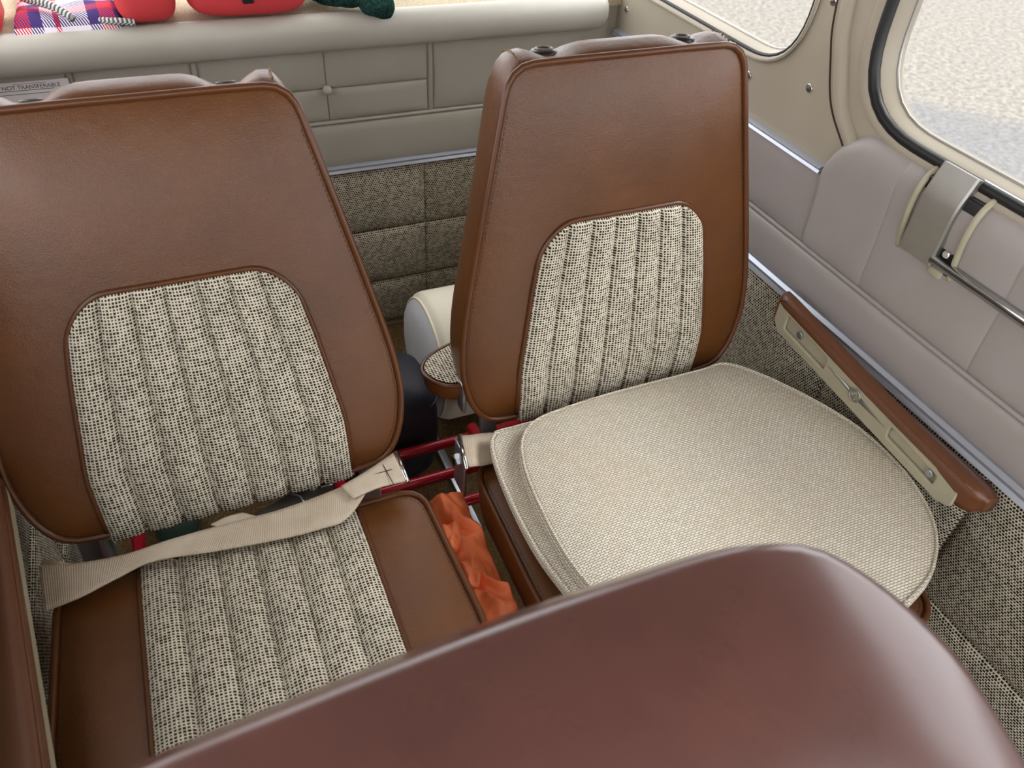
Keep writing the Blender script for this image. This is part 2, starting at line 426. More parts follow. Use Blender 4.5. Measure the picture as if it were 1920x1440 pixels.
# metal strip on the bulkhead
def strip_x(name, x0, x1, y, z, h, t, mat, parent):
    pr = [(0, -h/2), (-t*.6, -h/2), (-t, -h*.3), (-t*.8, 0), (-t, h*.3), (-t*.6, h/2), (0, h/2)]
    v = [(x, y+p[0], z+p[1]) for x in (x0, x1) for p in pr]; n = len(pr)
    return mesh(name, v, grid_faces(2, n, False, True)+[tuple(range(n)), tuple(range(n, 2*n))], mat, parent, flat_angle=35)
strip_x('metal_strip', -.28, .835, YB, .396, .016, .012, M['strip'], wb)
# padded roll along the top
pr = [(1.388, .622), (1.374, .620), (1.360, .626), (1.351, .640), (1.348, .654), (1.350, .667), (1.357, .677), (1.366, .682), (1.376, .682), (1.382, .676)]
pr = [(p[1], p[2]) for p in smooth_path([(0, a, c) for a, c in pr], 3)]
xs = [-.28, -.2, 0, .2, .4, .6, .79, .803, .810, .813]; sc = [1]*7+[.97, .88, .72]
v = []; cy, cz = 1.378, .652
for x, s in zip(xs, sc): v += [(x, cy+(p[0]-cy)*s, cz+(p[1]-cz)*s) for p in pr]
n = len(pr); uvr = [(q[0], i % n*.005) for i, q in enumerate(v)]
mesh('padded_roll', v, grid_faces(len(xs), n)+[tuple(range((len(xs)-1)*n, len(xs)*n))], M['roll'], wb, uv=uvr)

# shelf behind the bulkhead
sh = MB().add(*g_box((.2825, 1.6125, .67), (1.135, .475, .02))).build('baggage_shelf', M['shelfcarpet'], smooth=False)
tag(sh, 'beige carpeted shelf behind the bulkhead roll', 'shelf')

# ---- right wall upholstery
def puff_r(name, y0, y1, z0, z1, mat, h=.008, edge=.006, x=XR, **k):
    return puff(name, (x, y0, z0), Yv, Zv, -Xv, y1-y0, z1-z0, mat, wr, h, edge, **k)
for y0, y1 in ((-.40, .10), (.10, .34), (.34, .62), (.62, .90), (.90, 1.15), (1.15, 1.375)):
    for z0, z1 in ((.012, .165), (.165, .40)):
        puff_r('tweed_panel', y0, y1, z0, z1, M['wallweave'], .011, .012)
puff_r('vinyl_panel', -.40, 1.372, .418, .488, M['lilac'], .008, .004, nu=12)
puff_r('welt', -.40, 1.372, .488, .496, M['lilac'], .006, .003, nu=3, nv=3)
puff_r('vinyl_panel', .752, 1.372, .496, .606, M['lilac'], .008, .005)
# roll topped panels below the side window
def roll_panel(y0, y1, end=False, start=False):
    prf = [(XR-.001, .496), (XR-.006, .500), (XR-.009, .52), (XR-.010, .56), (XR-.012, .60), (XR-.015, .63), (XR-.017, .65), (XR-.0155, .668), (XR-.010, .682), (XR-.001, .691), (XR+.012, .694)]
    prf = [(q[1], q[2]) for q in smooth_path([(0, a, c) for a, c in prf], 3)]
    ys = [y0, y0+.0015]+list(np.linspace(y0+.005, y1-.005, 6))+[y1-.0015, y1]; v = []; uv = []
    if end: ys = ys[:-2]+[y1-.07, y1-.05, y1-.03, y1-.018, y1-.008, y1-.002, y1]; ys = sorted(set(ys))
    for y in ys:
        e = 0.
        d = min(y-y0, 99 if end else y1-y); e = .0016*(1-min(1, d/.003))
        top = 1.
        if end:
            t = max(0, (y-(y1-.075))/.075); top = 1-.40*(1-math.sqrt(max(0, 1-t*t)))
        for a, c in prf:
            c2 = .496+(c-.496)*top; xx = a+e*(1 if a < XR else 0)
            if end and y > y1-.003: xx = max(xx, XR-.003)
            v.append((xx, y, c2)); uv.append((y, c2))
    return mesh('vinyl_panel', v, grid_faces(len(ys), len(prf)), M['lilac'], wr, uv=uv)
roll_panel(.630, .757, True); roll_panel(.435, .630); roll_panel(.199, .435); roll_panel(-.40, .199)
def strip_y(name, y0, y1, x, z, h, t, mat, parent, dz=0.):
    pr = [(0, -h/2), (-t*.6, -h/2), (-t, -h*.3), (-t*.8, 0), (-t, h*.3), (-t*.6, h/2), (0, h/2)]
    v = [(x+p[0], y, z+p[1]+(dz if y == y0 else 0)) for y in (y0, y1) for p in pr]; n = len(pr)
    return mesh(name, v, grid_faces(2, n, False, True)+[tuple(range(n)), tuple(range(n, 2*n))], mat, parent, flat_angle=35)
strip_y('metal_strip', -.40, 1.372, XR, .409, .022, .013, M['strip'], wr)
strip_y('metal_strip', .762, 1.372, XR, .612, .012, .013, M['strip'], wr)
# panel joint on the moulded pillar
jp = smooth_path([(XR-.0005, .742, .652), (XR-.0005, .79, .695), (XR-.0005, .818, .75), (XR-.0005, .835, .80), (XR-.0005, .845, .90), (XR-.0005, .846, 1.1)], 6)
MB().add(*g_tube(jp, .0013, 6)).build('panel_joint', M['seam'], wr)
jr = [(XR+.001, p[1]-.022, p[2]+.004) for p in jp]
MB().add(*g_tube(jr, .012, 12)).build('pillar_rib', M['plastic'], wr)
for px in ((1175, 18), (1404, 141), (1518, 165), (1564, 2)):
    c = onx(px, XR); s = MB()
    s.add(*g_cyl((XR+.001, c[1], c[2]), (XR-.002, c[1], c[2]), .0062, 20, bev=.001))
    so = s.build('screw', M['chrome'], wr)
    MB().add(*g_cyl((XR-.001, c[1], c[2]), (XR-.0028, c[1], c[2]), .003, 12)).build('screw_recess', M['gunmetal'], so)
# ---- left wall
LSIDE_IN = rrect(-.25, .768, .688, 1.10, [.10, .13, .12, .10])
wl = curve_panel('wall_left', [(-.5, 0), (1.85, 0), (1.85, 1.16), (-.5, 1.16)], [LSIDE_IN, REAR_IN], XL-.03, XL, M['plastic'], .003)
tag(wl, 'tweed covered side wall beyond the left seat', kind='structure')
for y0, y1 in ((-.40, .0), (.0, .30), (.30, .58), (.58, .85), (.85, 1.12), (1.12, 1.375)):
    for z0, z1 in ((.012, .13), (.13, .262), (.262, .40)):
        puff('tweed_panel', (XL, y0, z0), Yv, Zv, Xv, y1-y0, z1-z0, M['wallweave'], wl, .011, .012)
puff('vinyl_panel', (XL, -.40, .418), Yv, Zv, Xv, 1.77, .24, M['lilac'], wl, .008, .005)

# ---- rear end out of frame; roof and rear window added to shape the light
vr = []
for y in (-.30, .0, .6, 1.32):
    for t in np.linspace(0, math.pi, 21): vr.append(((XL+XR)/2-(XR-XL+.06)/2*math.cos(t), y, 1.155+.10*math.sin(t)))
ce = mesh('ceiling', vr, grid_faces(4, 21), plain('headliner', srgb(206, 200, 188), .8))  # unseen roof, put in so light enters from the openings
tag(ce, 'pale curved cabin headliner, unseen, added to shade the cabin', kind='structure')
we = MB().add(*g_box(((XL+XR)/2, 1.87, .35), (XR-XL+.06, .03, .74))).build('wall_rear', M['plastic'], smooth=False)
tag(we, 'beige end wall behind the baggage shelf', kind='structure')
w3 = thing('added_rear_window', ((XL+XR)/2, 1.6, .72), 'unseen sloped rear window added to brighten the baggage shelf', None, kind='structure')  # unseen glazing, added so the shelf and roll get more light
v3 = []
for y, z, k in ((1.32, 1.155, .10), (1.50, 1.06, .085), (1.68, .92, .06), (1.86, .72, .0)):
    for t in np.linspace(0, math.pi, 21): v3.append(((XL+XR)/2-(XR-XL+.06)/2*math.cos(t), y, z+k*math.sin(t)))
mesh('pane', v3, grid_faces(4, 21), M['glass'], w3)

# ------------------------------------------------------------------ seats
class Frame:
    def __init__(s, O, A, H, N): s.O, s.A, s.H, s.N = (np.array(q, float) for q in (O, A, H, N))
    def __call__(s, a, h, d): return s.O+s.A*a+s.H*h+s.N*d
NO = 128
RINGS = []
def closed_spline(pts, n=10):
    P = [np.array(p, float) for p in pts]; N = len(P); out = []
    for i in range(N):
        a, b, c, d = P[i-1], P[i], P[(i+1) % N], P[(i+2) % N]
        for k in range(n):
            t = k/n; out.append(.5*(2*b+(c-a)*t+(2*a-5*b+4*c-d)*t*t+(3*b-a-3*c+d)*t**3))
    return np.array(out)
def upholstered(fr, poly, rad, T, puffh, parent, name, mat, crown=None, taper=.012, bulge=.006, pipe=True, pipe_mat=None, pipe_r=.0042, stitch=True):
    """leather block with a puffed front face, its piping; returns the part, depth function and outline"""
    out = resample(rounded_poly(poly, rad, 8) if rad else closed_spline(poly), NO); c = (out.min(0)+out.max(0))/2
    ang = np.unwrap(np.arctan2(out[:, 1]-c[1], out[:, 0]-c[0])); R = np.linalg.norm(out-c, axis=1)
    o = np.argsort(ang % (2*math.pi)); aa = (ang % (2*math.pi))[o]; rr = R[o]
    aa = np.r_[aa-2*math.pi, aa, aa+2*math.pi]; rr = np.r_[rr, rr, rr]
    def depth_s(s): return puffh*(1-s**5)
    def depth(a, h):
        x, y = a-c[0], h-c[1]; r = math.hypot(x, y); ro = np.interp(math.atan2(y, x) % (2*math.pi), aa, rr)
        return depth_s(min(1, r/ro))
    ss = [0, .15, .3, .45, .58, .7, .79, .86, .91, .95, .98, 1.0]
    v = [fr(c[0], c[1], depth_s(0))]; f = []
    for s in ss[1:]:
        for p in out: q = c+(p-c)*s; v.append(fr(q[0], q[1], depth_s(s)))
    f += [(0, 1+i, 1+(i+1) % NO) for i in range(NO)]
    L = len(ss)-1
    # side band
    prof = [(.10, .3), (.3, .85), (.5, 1.0), (.72, .75), (.88, .1), (.96, -1.0), (1.0, -2.2)]; RINGS.clear()
    for t, bl in prof:
        RINGS.append(len(v))
        for p in out:
            n = _n(p-c); q = p+n*(bulge*bl-taper*t)
            dd = -T*t
            if crown: q = q+np.array([0, crown(p[0], p[1], t)])
            v.append(fr(q[0], q[1], dd))
    k = L+len(prof)
    for i in range(k-1): f += [(1+i*NO+j, 1+i*NO+(j+1) % NO, 1+(i+1)*NO+(j+1) % NO, 1+(i+1)*NO+j) for j in range(NO)]
    v.append(fr(c[0], c[1], -T*1.03)); last = len(v)-1; b0 = 1+(k-1)*NO
    f += [(last, b0+(i+1) % NO, b0+i) for i in range(NO)]
    body = mesh(name, v, f, mat, parent)
    RINGS[:] = [[v[b+j] for j in range(NO)] for b in RINGS]
    pts = [fr(*(p+_n(p-c)*.0015), .001) for p in out]
    if pipe: MB().add(*g_tube(pts, pipe_r, 8, True)).build('piping', pipe_mat or M['pipe'], body)
    if not stitch: return body, depth, out, c
    # seam groove beside the piping: a fine row of stitches on the face
    st = MB(); per = resample(c+(out-c)*.972, 2*NO)
    for i in range(0, 2*NO, 1):
        p = per[i]; q = per[(i+1) % (2*NO)]
        if name == 'backrest' and p[1] > .43: continue
        d = depth_s(.972)+.0001
        a0 = fr(*(p+(q-p)*.15), d); a1 = fr(*(p+(q-p)*.75), d)
        st.add(*g_tube([a0, a1], .00042, 4))
    so = st.build('stitching', M['seam'], body); so['kind'] = 'stuff'
    return body, depth, out, c
def insert_panel(fr, depth, wfun, h0, h1, rc, nch, parent, lip_lo=True, amp=.0105, base=.002, lip_hi=False, mat=None, u0=.62):
    """ribbed tweed centre: columns between -w(h) and w(h), arched top when rc > 0"""
    per = 11; nu = nch*per+1; nv = 44; v = []; uv = []
    us = np.linspace(-1, 1, nu); ts = np.linspace(0, 1, nv)
    def htop(u):
        e = max(0, (abs(u)-u0)/(1-u0)); return h1-rc*(1-math.sqrt(max(0, 1-e*e)))
    rows = []
    extra = [(-.030, -.004), (-.016, -.012), (-.004, -.011)] if lip_lo else []
    for i, u in enumerate(us):
        x = (u+1)/2*nch; fr_ = x-math.floor(x) if i < nu-1 else 1.0
        rib = amp*math.sqrt(max(0, 1-(2*fr_-1)**2))
        for dd, hh in extra:
            v.append(fr(u*wfun(h0), h0+hh, dd+rib*.8+base+.006)); uv.append((u*wfun(.1), h0-.005+dd*.9+hh*.5))
        for t in ts:
            h = h0+(htop(u)-h0)*t; a = u*wfun(h)
            ed = min((htop(u)-h)/.012 if not lip_hi else 1, (1-abs(u))*wfun(h)/.010, 1)
            e = math.sqrt(max(0, 1-(1-ed)**2))
            if lip_lo: pass
            v.append(fr(a, h, depth(a, h)-.001+(base+rib)*e)); uv.append((u*wfun(.1), h))
    n = len(extra)+nv
    o = mesh('tweed_insert', v, grid_faces(nu, n), mat or M['tweed'], parent, uv=uv)
    path = [(-wfun(h), h) for h in np.linspace(h0-.004, htop(-1), 14)]
    path += [(u*wfun(htop(u)), htop(u)) for u in np.sin(np.linspace(-math.pi/2, math.pi/2, 60))[1:-1]]
    path += [(wfun(h), h) for h in np.linspace(htop(1), h0-.004, 14)]
    MB().add(*g_tube([fr(a, h, depth(a, h)+.001) for a, h in path], .0032, 8)).build('insert_piping', M['pipe'], o)
    return o
_half = [(.10, .0), (.165, .001), (.195, .010), (.215, .040), (.2255, .085), (.2255, .125), (.219, .175), (.202, .26), (.184, .345), (.166, .43), (.158, .458), (.140, .474), (.10, .4765)]
BACK_POLY = [(0, 0)]+_half+[(0, .4765)]+[(-a, h) for a, h in _half[::-1]]
BACK_RAD = None
def seat(xc, y0, y1, label, cush_l, cush_r, cush_y, cush_front, back_z=.32, cz=.30, slope=.05, camp=.012):
    s = thing('cabin_seat', (xc, y0-.15, 0), label, 'seat', 'rear cabin seats')
    H = _n(np.array([0, y1-y0, .43])); N = np.array([0, -H[2], H[1]])
    fr = Frame((xc, y0, back_z), Xv, H, N)
    def crown(a, h, t):
        if h < .46: return 0
        k = math.sin(math.pi*min(1, t*1.02))**.6
        dip = math.exp(-((abs(a)-.095)/.024)**2)
        return camp*k*(1-1.05*dip)*max(0, min(1, (.165-abs(a))/.02))
    back, dep, out, c = upholstered(fr, BACK_POLY, BACK_RAD, .085, .014, s, 'backrest', M['brown'], crown)
    RINGS_BACK = list(RINGS)
    back['label'] = 'brown leather backrest with ribbed tweed centre'
    wf = lambda h: float(np.interp(h, [0, .08, .2, .29], [.149, .150, .133, .116]))
    insert_panel(fr, dep, wf, .004, .290, .055, 7, back)
    # headrest sockets
    for a in (-.095, .095):
        h = .476+.002; d = -.044
        base = fr(a, h-.0045, d); ax = H
        pts = [base+ax*.0, base+ax*.006, base+ax*.0085, base+ax*.0085, base+ax*.002]
        so = MB().add(*g_tube(pts, [.0165, .0165, .0145, .0085, .0075], 24, caps=True)).build('headrest_socket', M['socket'], back)
        rp = [base+ax*.0092+.0095*(math.cos(t)*Xv+math.sin(t)*N) for t in np.linspace(0, 2*math.pi, 24, endpoint=False)]
        MB().add(*g_tube(rp, .0016, 6, True)).build('socket_ring', M['gunmetal'], so)
    # twin rows of yellow stitching over the top corners
    th = MB(); rings = list(RINGS_BACK)
    for sx in (-1, 1):
        for off in (.136, .1455):
            j = min((i for i in range(NO) if out[i][1] > .44), key=lambda i: abs(out[i][0]-sx*off))
            pth = smooth_path([r[j]+H*.0006+Xv*sx*.0003 for r in rings[:6]], 5)
            for k in range(0, len(pth)-1, 2): th.add(*g_tube([pth[k], pth[k]+(pth[k+1]-pth[k])*1.2], .00075, 4))
    t_ = th.build('corner_stitching', M['thread'], back); t_['kind'] = 'stuff'
    # ---- cushion
    w = (cush_r-cush_l)/2; xm = (cush_r+cush_l)/2
    Ln = cush_y-cush_front
    # local h runs forward (-y); front edge slightly higher
    Hc = _n(np.array([0, -1, slope])); Nc = np.array([0, slope, 1]); Nc = _n(Nc)
    fc = Frame((xm, cush_y, cz), Xv, Hc, Nc)
    poly = [(-w, 0), (w, 0), (w+.004, Ln*.5), (w-.004, Ln), (-w+.004, Ln), (-w-.004, Ln*.5)]
    cu, dc, oc, cc = upholstered(fc, poly, [.035, .035, .1, .05, .05, .1], .105, .010, s, 'seat_cushion', M['brown'], None, .012, .006)
    wi = lambda h: float(np.interp(h, [0, Ln], [.131, .129]))
    insert_panel(fc, dc, wi, .006, Ln-.01, .0, 6, cu, False, .0085, .0015)
    return s, fr, fc
seatL, frL, fcL = seat(-.028, .70, .85, 'brown leather seat with ribbed tweed centre and belt laid across it', -.236, .196, .652, .24, camp=.020)
seatR, frR, fcR = seat(.515, .72, .785, 'brown leather seat with loose woven pad beside the side window', .283, .735, .672, .25, cz=.288, slope=0.)

# ---- hardware of the seats (parts of each seat)
def bolt(c, ax, r, h, mat, parent, n=6, name='bolt'):
    c = np.array(c, float); return MB().add(*g_tube([c, c+ax*h*.8, c+ax*h], [r, r, r*.8], n)).build(name, mat, parent, smooth=False)
for st, xc, y0 in ((seatL, -.028, .70), (seatR, .515, .72)):
    for a in (-.18, .175):
        MB().add(*g_rbox((xc+a, y0+.026, .265), (.026, .012, .13), .003, 2, np.array(Matrix.Rotation(-.2, 3, 'X')))).build('hinge_bracket', M['zinc'], st)
    for a in (-.15, .15):
        MB().add(*g_cyl((xc+a, .30, .1395), (xc+a, .885, .1395), .010, 12)).build('side_tube', M['red'], st)
    for a in (-.15, .15):
        MB().add(*g_cyl((xc+a, .36, .135), (xc+a, .36, .001), .010, 12)).build('leg', M['red'], st)
hp = MB()
v = [np.array(onz(p, .297)) for p in ((470, 968), (500, 952), (560, 915), (600, 903), (626, 900), (624, 915), (600, 930), (560, 948), (500, 972), (480, 978))]
n = len(v); vv = v+[q-np.array([0, 0, .005]) for q in v]
hp = mesh('recliner_plate', vv, [tuple(range(n)), tuple(range(n, 2*n))]+[(i, (i+1) % n, (i+1) % n+n, i+n) for i in range(n)], M['gunmetal'], seatL, smooth=False)
bolt(onz((588, 915), .296), Zv, .007, .006, M['zinc'], hp)
c = onz((612, 908), .298); MB().add(*g_rbox(c, (.016, .007, .003), .0012, 2)).build('lever_slot', M['chrome'], hp)
hk = smooth_path([onz((545, 925), .299), onz((562, 930), .301), onz((570, 940), .300), onz((585, 938), .299)], 5)
MB().add(*g_tube(hk, .0018, 6)).build('hook', M['zinc'], hp)

# ---- red cross tubes between the seats
ys = [.881, .813, .749]
fr_ = thing('seat_support_frame', (.26, .81, 0), 'three glossy red tubes crossing the floor between the two seats', 'frame')
for y in ys: MB().add(*g_cyl((-.22, y, .12), (.73, y, .12), .0092, 14)).build('cross_tube', M['red'], fr_)
for x in (-.235, .715):
    for y in ys: MB().add(*g_rbox((x, y, .065), (.024, .03, .13), .003, 2)).build('tube_foot', M['zinc'], fr_)
for x in (-.245, .337):
    t = MB().add(*g_rbox((x, .94, .004), (.016, .34, .008), .002, 2)).build('seat_track', M['zinc'])
    tag(t, {-.245: 'silver floor track beside the left tweed wall', .337: 'silver floor track between the seats by the orange garment'}[x], 'track', 'silver seat tracks')

# ------------------------------------------------------------------ loose pad on the right seat
pd = thing('seat_pad', (.54, .47, .318), 'loose woven oatmeal pad with rounded corners lying on the right seat', 'cushion')
FP = lambda z: Frame((0, 0, z), Xv, Yv, Zv)
lay = [(.345, .696), (.41, .700), (.55, .700), (.66, .69), (.72, .65), (.745, .50), (.735, .36), (.68, .28), (.5, .255), (.36, .27), (.318, .33), (.303, .417), (.293, .484), (.293, .563), (.302, .648), (.318, .684)]
lay = [(x, min(y, .686)) for x, y in lay]
bl, _, _, _ = upholstered(FP(.330), lay, None, .022, .004, pd, 'lower_layer', M['pad'], None, .002, .004, True, M['pad'], .0028, False)
top = [(.376, .672), (.43, .680), (.502, .686), (.60, .694), (.657, .696), (.70, .684), (.738, .640), (.775, .57), (.797, .505), (.801, .45), (.795, .400), (.772, .340), (.735, .298), (.68, .268), (.56, .245), (.42, .262), (.352, .31), (.324, .40), (.315, .453), (.316, .529), (.325, .600), (.344, .648)]
top = [(x, min(y, .684)) for x, y in top]
bt, _, _, _ = upholstered(FP(.349), top, None, .026, .016, pd, 'top_cushion', M['pad'], None, .003, .007, True, M['pad'], .0022, False)

# ------------------------------------------------------------------ seat belts
def ribbon(name, U, L, parent, mat, th=.0014, n=10):
    U = smooth_path(U, n); L = smooth_path(L, n); k = 7; v = []; uv = []; s = 0
    for i, (a, b) in enumerate(zip(U, L)):
        if i: s += np.linalg.norm((U[i]+L[i]-U[i-1]-L[i-1])/2)
        for j in range(k): v.append(a+(b-a)*j/(k-1)); uv.append((s, np.linalg.norm(b-a)*j/(k-1)))
    o = mesh(name, v, grid_faces(len(U), k), mat, parent, uv=uv)
    sm = o.modifiers.new('thickness', 'SOLIDIFY'); sm.thickness = th*2; sm.offset = 0
    return o
def wp(p, z): return np.array(onz(p, z))
bl_ = thing('seat_belt', tuple(onz((400, 1000), .318)), 'beige webbing belt lying twisted across the left seat', 'seat belt', 'beige seat belts')
U = [((74, 1062), .322), ((150, 1056), .330), ((235, 1040), .334), ((320, 1012), .336), ((420, 984), .334), ((520, 958), .333), ((600, 930), .334), ((660, 905), .337), ((704, 884), .341)]
L = [((84, 1146), .319), ((150, 1120), .326), ((220, 1084), .331), ((290, 1052), .331), ((400, 1034), .330), ((520, 1012), .329), ((600, 992), .330), ((655, 968), .331), ((707, 890), .338)]
ribbon('webbing', [wp(*q) for q in U], [wp(*q) for q in L], bl_, M['belt'])
ribbon('webbing', [wp((640, 912), .343), wp((690, 882), .344), wp((737, 850), .342)], [wp((662, 935), .341), wp((712, 914), .340), wp((762, 902), .336)], bl_, M['belt'])
ribbon('webbing', [wp((395, 984), .334), wp((425, 970), .333), wp((455, 962), .332)], [wp((420, 992), .332), wp((460, 980), .332), wp((500, 974), .331)], bl_, M['belt'])
ribbon('anchor_loop', [wp((82, 1050), .315), wp((110, 1052), .325), wp((140, 1060), .326)], [wp((78, 1070), .315), wp((105, 1085), .322), wp((140, 1085), .325)], bl_, M['belt'])
sb_ = MB()
for p0, p1 in (((716, 868), (738, 908)), ((700, 890), (735, 880))):
    sb_.add(*g_tube([wp(p0, .3435), wp(p1, .3425)], .0006, 5))
sb_.build('stitching', M['seam'], bl_)['kind'] = 'stuff'
a0, a1 = wp((742, 848), .341), wp((764, 904), .335)
MB().add(*g_tube([a0, a1], .0035, 8)).build('anchor_bar', M['chrome'], bl_)
br_ = thing('seat_belt', tuple(onz((880, 850), .25)), 'short beige belt end bolted beside the right seat', 'seat belt', 'beige seat belts')
ribbon('webbing', [wp((862, 818), .314), wp((885, 816), .316), wp((905, 813), .309), wp((928, 812), .3035)], [wp((874, 876), .314), wp((890, 874), .316), wp((905, 873), .309), wp((926, 868), .3035)], br_, M['belt'])
pl = MB().add(*g_rbox((.2715, .695, .268), (.005, .040, .085), .002, 2)).build('anchor_plate', M['zinc'], br_)
bolt((.2692, .700, .282), -Xv, .009, .007, M['chrome'], br_)
MB().add(*g_tube([wp((862, 816), .316), wp((875, 880), .316)], .0032, 8)).build('anchor_bar', M['chrome'], br_)

# ------------------------------------------------------------------ inboard armrest of the right seat
ia = [(.252, .794), (.258, .812), (.275, .826), (.298, .836), (.316, .838), (.322, .80), (.316, .762), (.298, .752), (.276, .757), (.260, .772)]
bo, dpi, oi, ci = upholstered(FP(.372), ia, None, .032, .003, seatR, 'inboard_armrest', M['brown'], None, .004, .002, True, None, .003, False)
bo['label'] = 'short folded armrest with tweed top'
vv = [(ci[0], ci[1], .377)]; ff = []
for k in (.5, .85, .93): vv += [tuple(ci+(p-ci)*k)+(.377-.001*(k > .9),) for p in oi]
ff += [(0, 1+i, 1+(i+1) % NO) for i in range(NO)]
for r_ in range(2): ff += [(1+r_*NO+i, 1+r_*NO+(i+1) % NO, 1+(r_+1)*NO+(i+1) % NO, 1+(r_+1)*NO+i) for i in range(NO)]
mesh('tweed_top', vv, ff, M['tweed'], bo, uv=[(q[0], q[1]) for q in vv])
MB().add(*g_rbox((.294, .752, .352), (.006, .022, .05), .0015, 2)).build('armrest_bracket', M['zinc'], seatR)

# ------------------------------------------------------------------ wall armrests
def armrest(side, label):
    """inner plate facing the cabin, padded leather top against the wall"""
    sx = 1 if side == 'R' else -1
    X = (lambda x, y=.53: x) if side == 'R' else (lambda x, y=.53: XL+(XR-x)*(.66+.67*(.70-y)/.33))
    t = thing('wall_armrest', (X(.84), .52, .35), label, 'armrest', 'armrests on the side walls')
    zt = lambda y: .430-.10*(.695-y); zb = (lambda y: .380-.075*(.70-y)) if side == 'R' else (lambda y: zt(y)-.030)
    outl = rounded_poly([(.342, zb(.342)+.008), (.36, zb(.36)), (.698, zb(.698)), (.711, zb(.70)+.014), (.711, zt(.70)-.006), (.700, zt(.70)), (.365, zt(.365)), (.342, zt(.342)-.006)], [.006]*8, 4)
    pk = lambda y0, y1: rounded_poly([(y0, zb(y0)+.010), (y1, zb(y1)+.010), (y1, zt(y1)-.012), (y0, zt(y0)-.012)], [.006]*4, 4)
    p = curve_panel('plate', outl, [pk(.372, .462), pk(.592, .690)] if side == 'R' else [], .797, .803, M['cream'], .0018, None)
    bk = curve_panel('pocket_back', c_in(outl), [], .804, .808, M['cream'], .001, None)
    for q in (p, bk):
        me = q.data; off = np.array(q.location); tl = np.array(t.location)
        for v_ in me.vertices:
            w = np.array(v_.co)+off; w[0] = X(w[0], w[1]); v_.co = Vector(w-tl)
        q.location = (0, 0, 0); q.parent = t
        if side != 'R': me.flip_normals()
    # pad
    secs = []
    for y in [.312, .314, .319, .328, .345, .38, .45, .55, .65, .70, .715, .722, .724]:
        z0 = zt(max(y, .35))+.006*max(0, min(1, (.50-y)/.15)); k = 1.0
        if y < .345: k = max(.55, (1-((.345-y)/.0335)**3)**.4)
        if y > .70: k = max(.5, (1-min(1, ((y-.70)/.0245))**3)**.4)
        fr_w = max(0, min(1, (.45-y)/.12))
        low = z0-.012-.022*max(0, min(1, (.352-y)/.006))
        sec = [(.800, low), (.7955, z0-.007), (.7945, z0-.001), (.797, z0+.005), (.804, z0+.0085), (.815, z0+.007), (.828, min(z0+.001, .404)), (.838, min(z0-.005, .397)), (.8425, min(z0-.014, .388)), (.842, low-.012)]
        sec = [(q[1], q[2]) for q in smooth_path([(0, a, c) for a, c in sec], 3)]
        cx_, cz_ = .825, z0-.012
        secs.append([(X(cx_+(a-cx_)*(k if y < .345 or y > .7 else 1), y), y, cz_+(c-cz_)*k) for a, c in sec])
    n = len(secs[0]); v = [q for s_ in secs for q in s_]
    mesh('arm_pad', v, grid_faces(len(secs), n, False, True)+[tuple(range(n)), tuple(range(len(v)-n, len(v)))], M['armpad'], t)
    cr = [s_[9] for s_ in secs[3:-3]]+([(.797, .712, .430), (.798, .7145, .420), (.798, .7145, .398), (.799, .706, .383)] if side == 'R' else [])
    MB().add(*g_tube(cr, .0016, 6)).build('pad_piping', M['armpad'], t)
    if side != 'R': return t
    for y, z in ((.658, .399), (.386, .375)):
        bolt((X(.8035), y, z), np.array([-sx, 0, 0]), .0062, .0035, M['zinc'], t, 16, 'rivet')
    ey, ez = .528, (zt(.528)+zb(.528))/2+.001; e = MB()
    ring = [(X(.796), ey+.0095*math.cos(q), ez+.0095*math.sin(q)) for q in np.linspace(0, 2*math.pi, 28, endpoint=False)]
    e.add(*g_tube(ring, .0016, 6, True))
    dg = smooth_path([(X(.796), ey+sx*a, ez+b) for a, b in ((.0045, .0025), (.003, .0055), (-.001, .006), (-.0035, .003), (-.001, -.001), (.004, -.0055), (-.0045, -.0058))], 4)
    e.add(*g_tube(dg, .0012, 6))
    for d in (-1, 1):
        tip = np.array([X(.7965), ey+d*.062, ez+d*.0062]); b0 = np.array([X(.7965), ey+d*.0105, ez+d*.001])
        up = np.array([0, 0, .0042]); pk_ = np.array([-sx*.0022, 0, 0])
        e.add([b0+up, b0-up, tip, b0+pk_, tip+pk_*.2], [(0, 3, 4, 2), (1, 2, 4, 3), (0, 1, 3), (0, 2, 1)])
    e.build('winged_emblem', M['steel'], t)
    return t
def c_in(o): c = o.mean(0); return c+(o-c)*.97
armrest('R', 'brown padded armrest with cream plate and winged emblem beside the right seat')
armrest('L', 'brown padded armrest at the edge of the frame beside the left seat')

# ------------------------------------------------------------------ latch bar under the side window
lb = thing('latch_bar', (.82, .56, .59), 'brushed steel bracket and polished rods on the wall under the window', 'handrail')
prof = [ony(p, .585) for p in ((1770, 300), (1727, 362), (1683, 460))]
prof = [(float(q[0]), float(q[2])) for q in prof]
P = [np.array((0, a, c)) for a, c in prof]
core = [P[0], P[0]+(P[1]-P[0])*.5, P[1]+(P[0]-P[1])*.22, P[1]+(P[0]-P[1])*.07+(P[2]-P[1])*.05, P[1]+(P[2]-P[1])*.18, P[1]+(P[2]-P[1])*.6, P[2]]
v = []
for i, q in enumerate(core):
    t_ = _n(core[min(i+1, 6)]-core[max(i-1, 0)]); nn = np.array([0, t_[2], -t_[1]])
    if nn[1] > 0: nn = -nn
    for yy, dd in ((.532, -.022), (.532, -.002), (.5345, 0), (.5825, 0), (.585, -.002), (.585, -.022)):
        w = q+nn*dd; v.append((w[1], yy, w[2]))
mesh('bracket', v, grid_faces(7, 6, False, True)+[tuple(range(6)), tuple(range(36, 42))], M['steel'], lb, flat_angle=35)
xb, zb_ = prof[2][0]+.006, prof[2][1]+.009
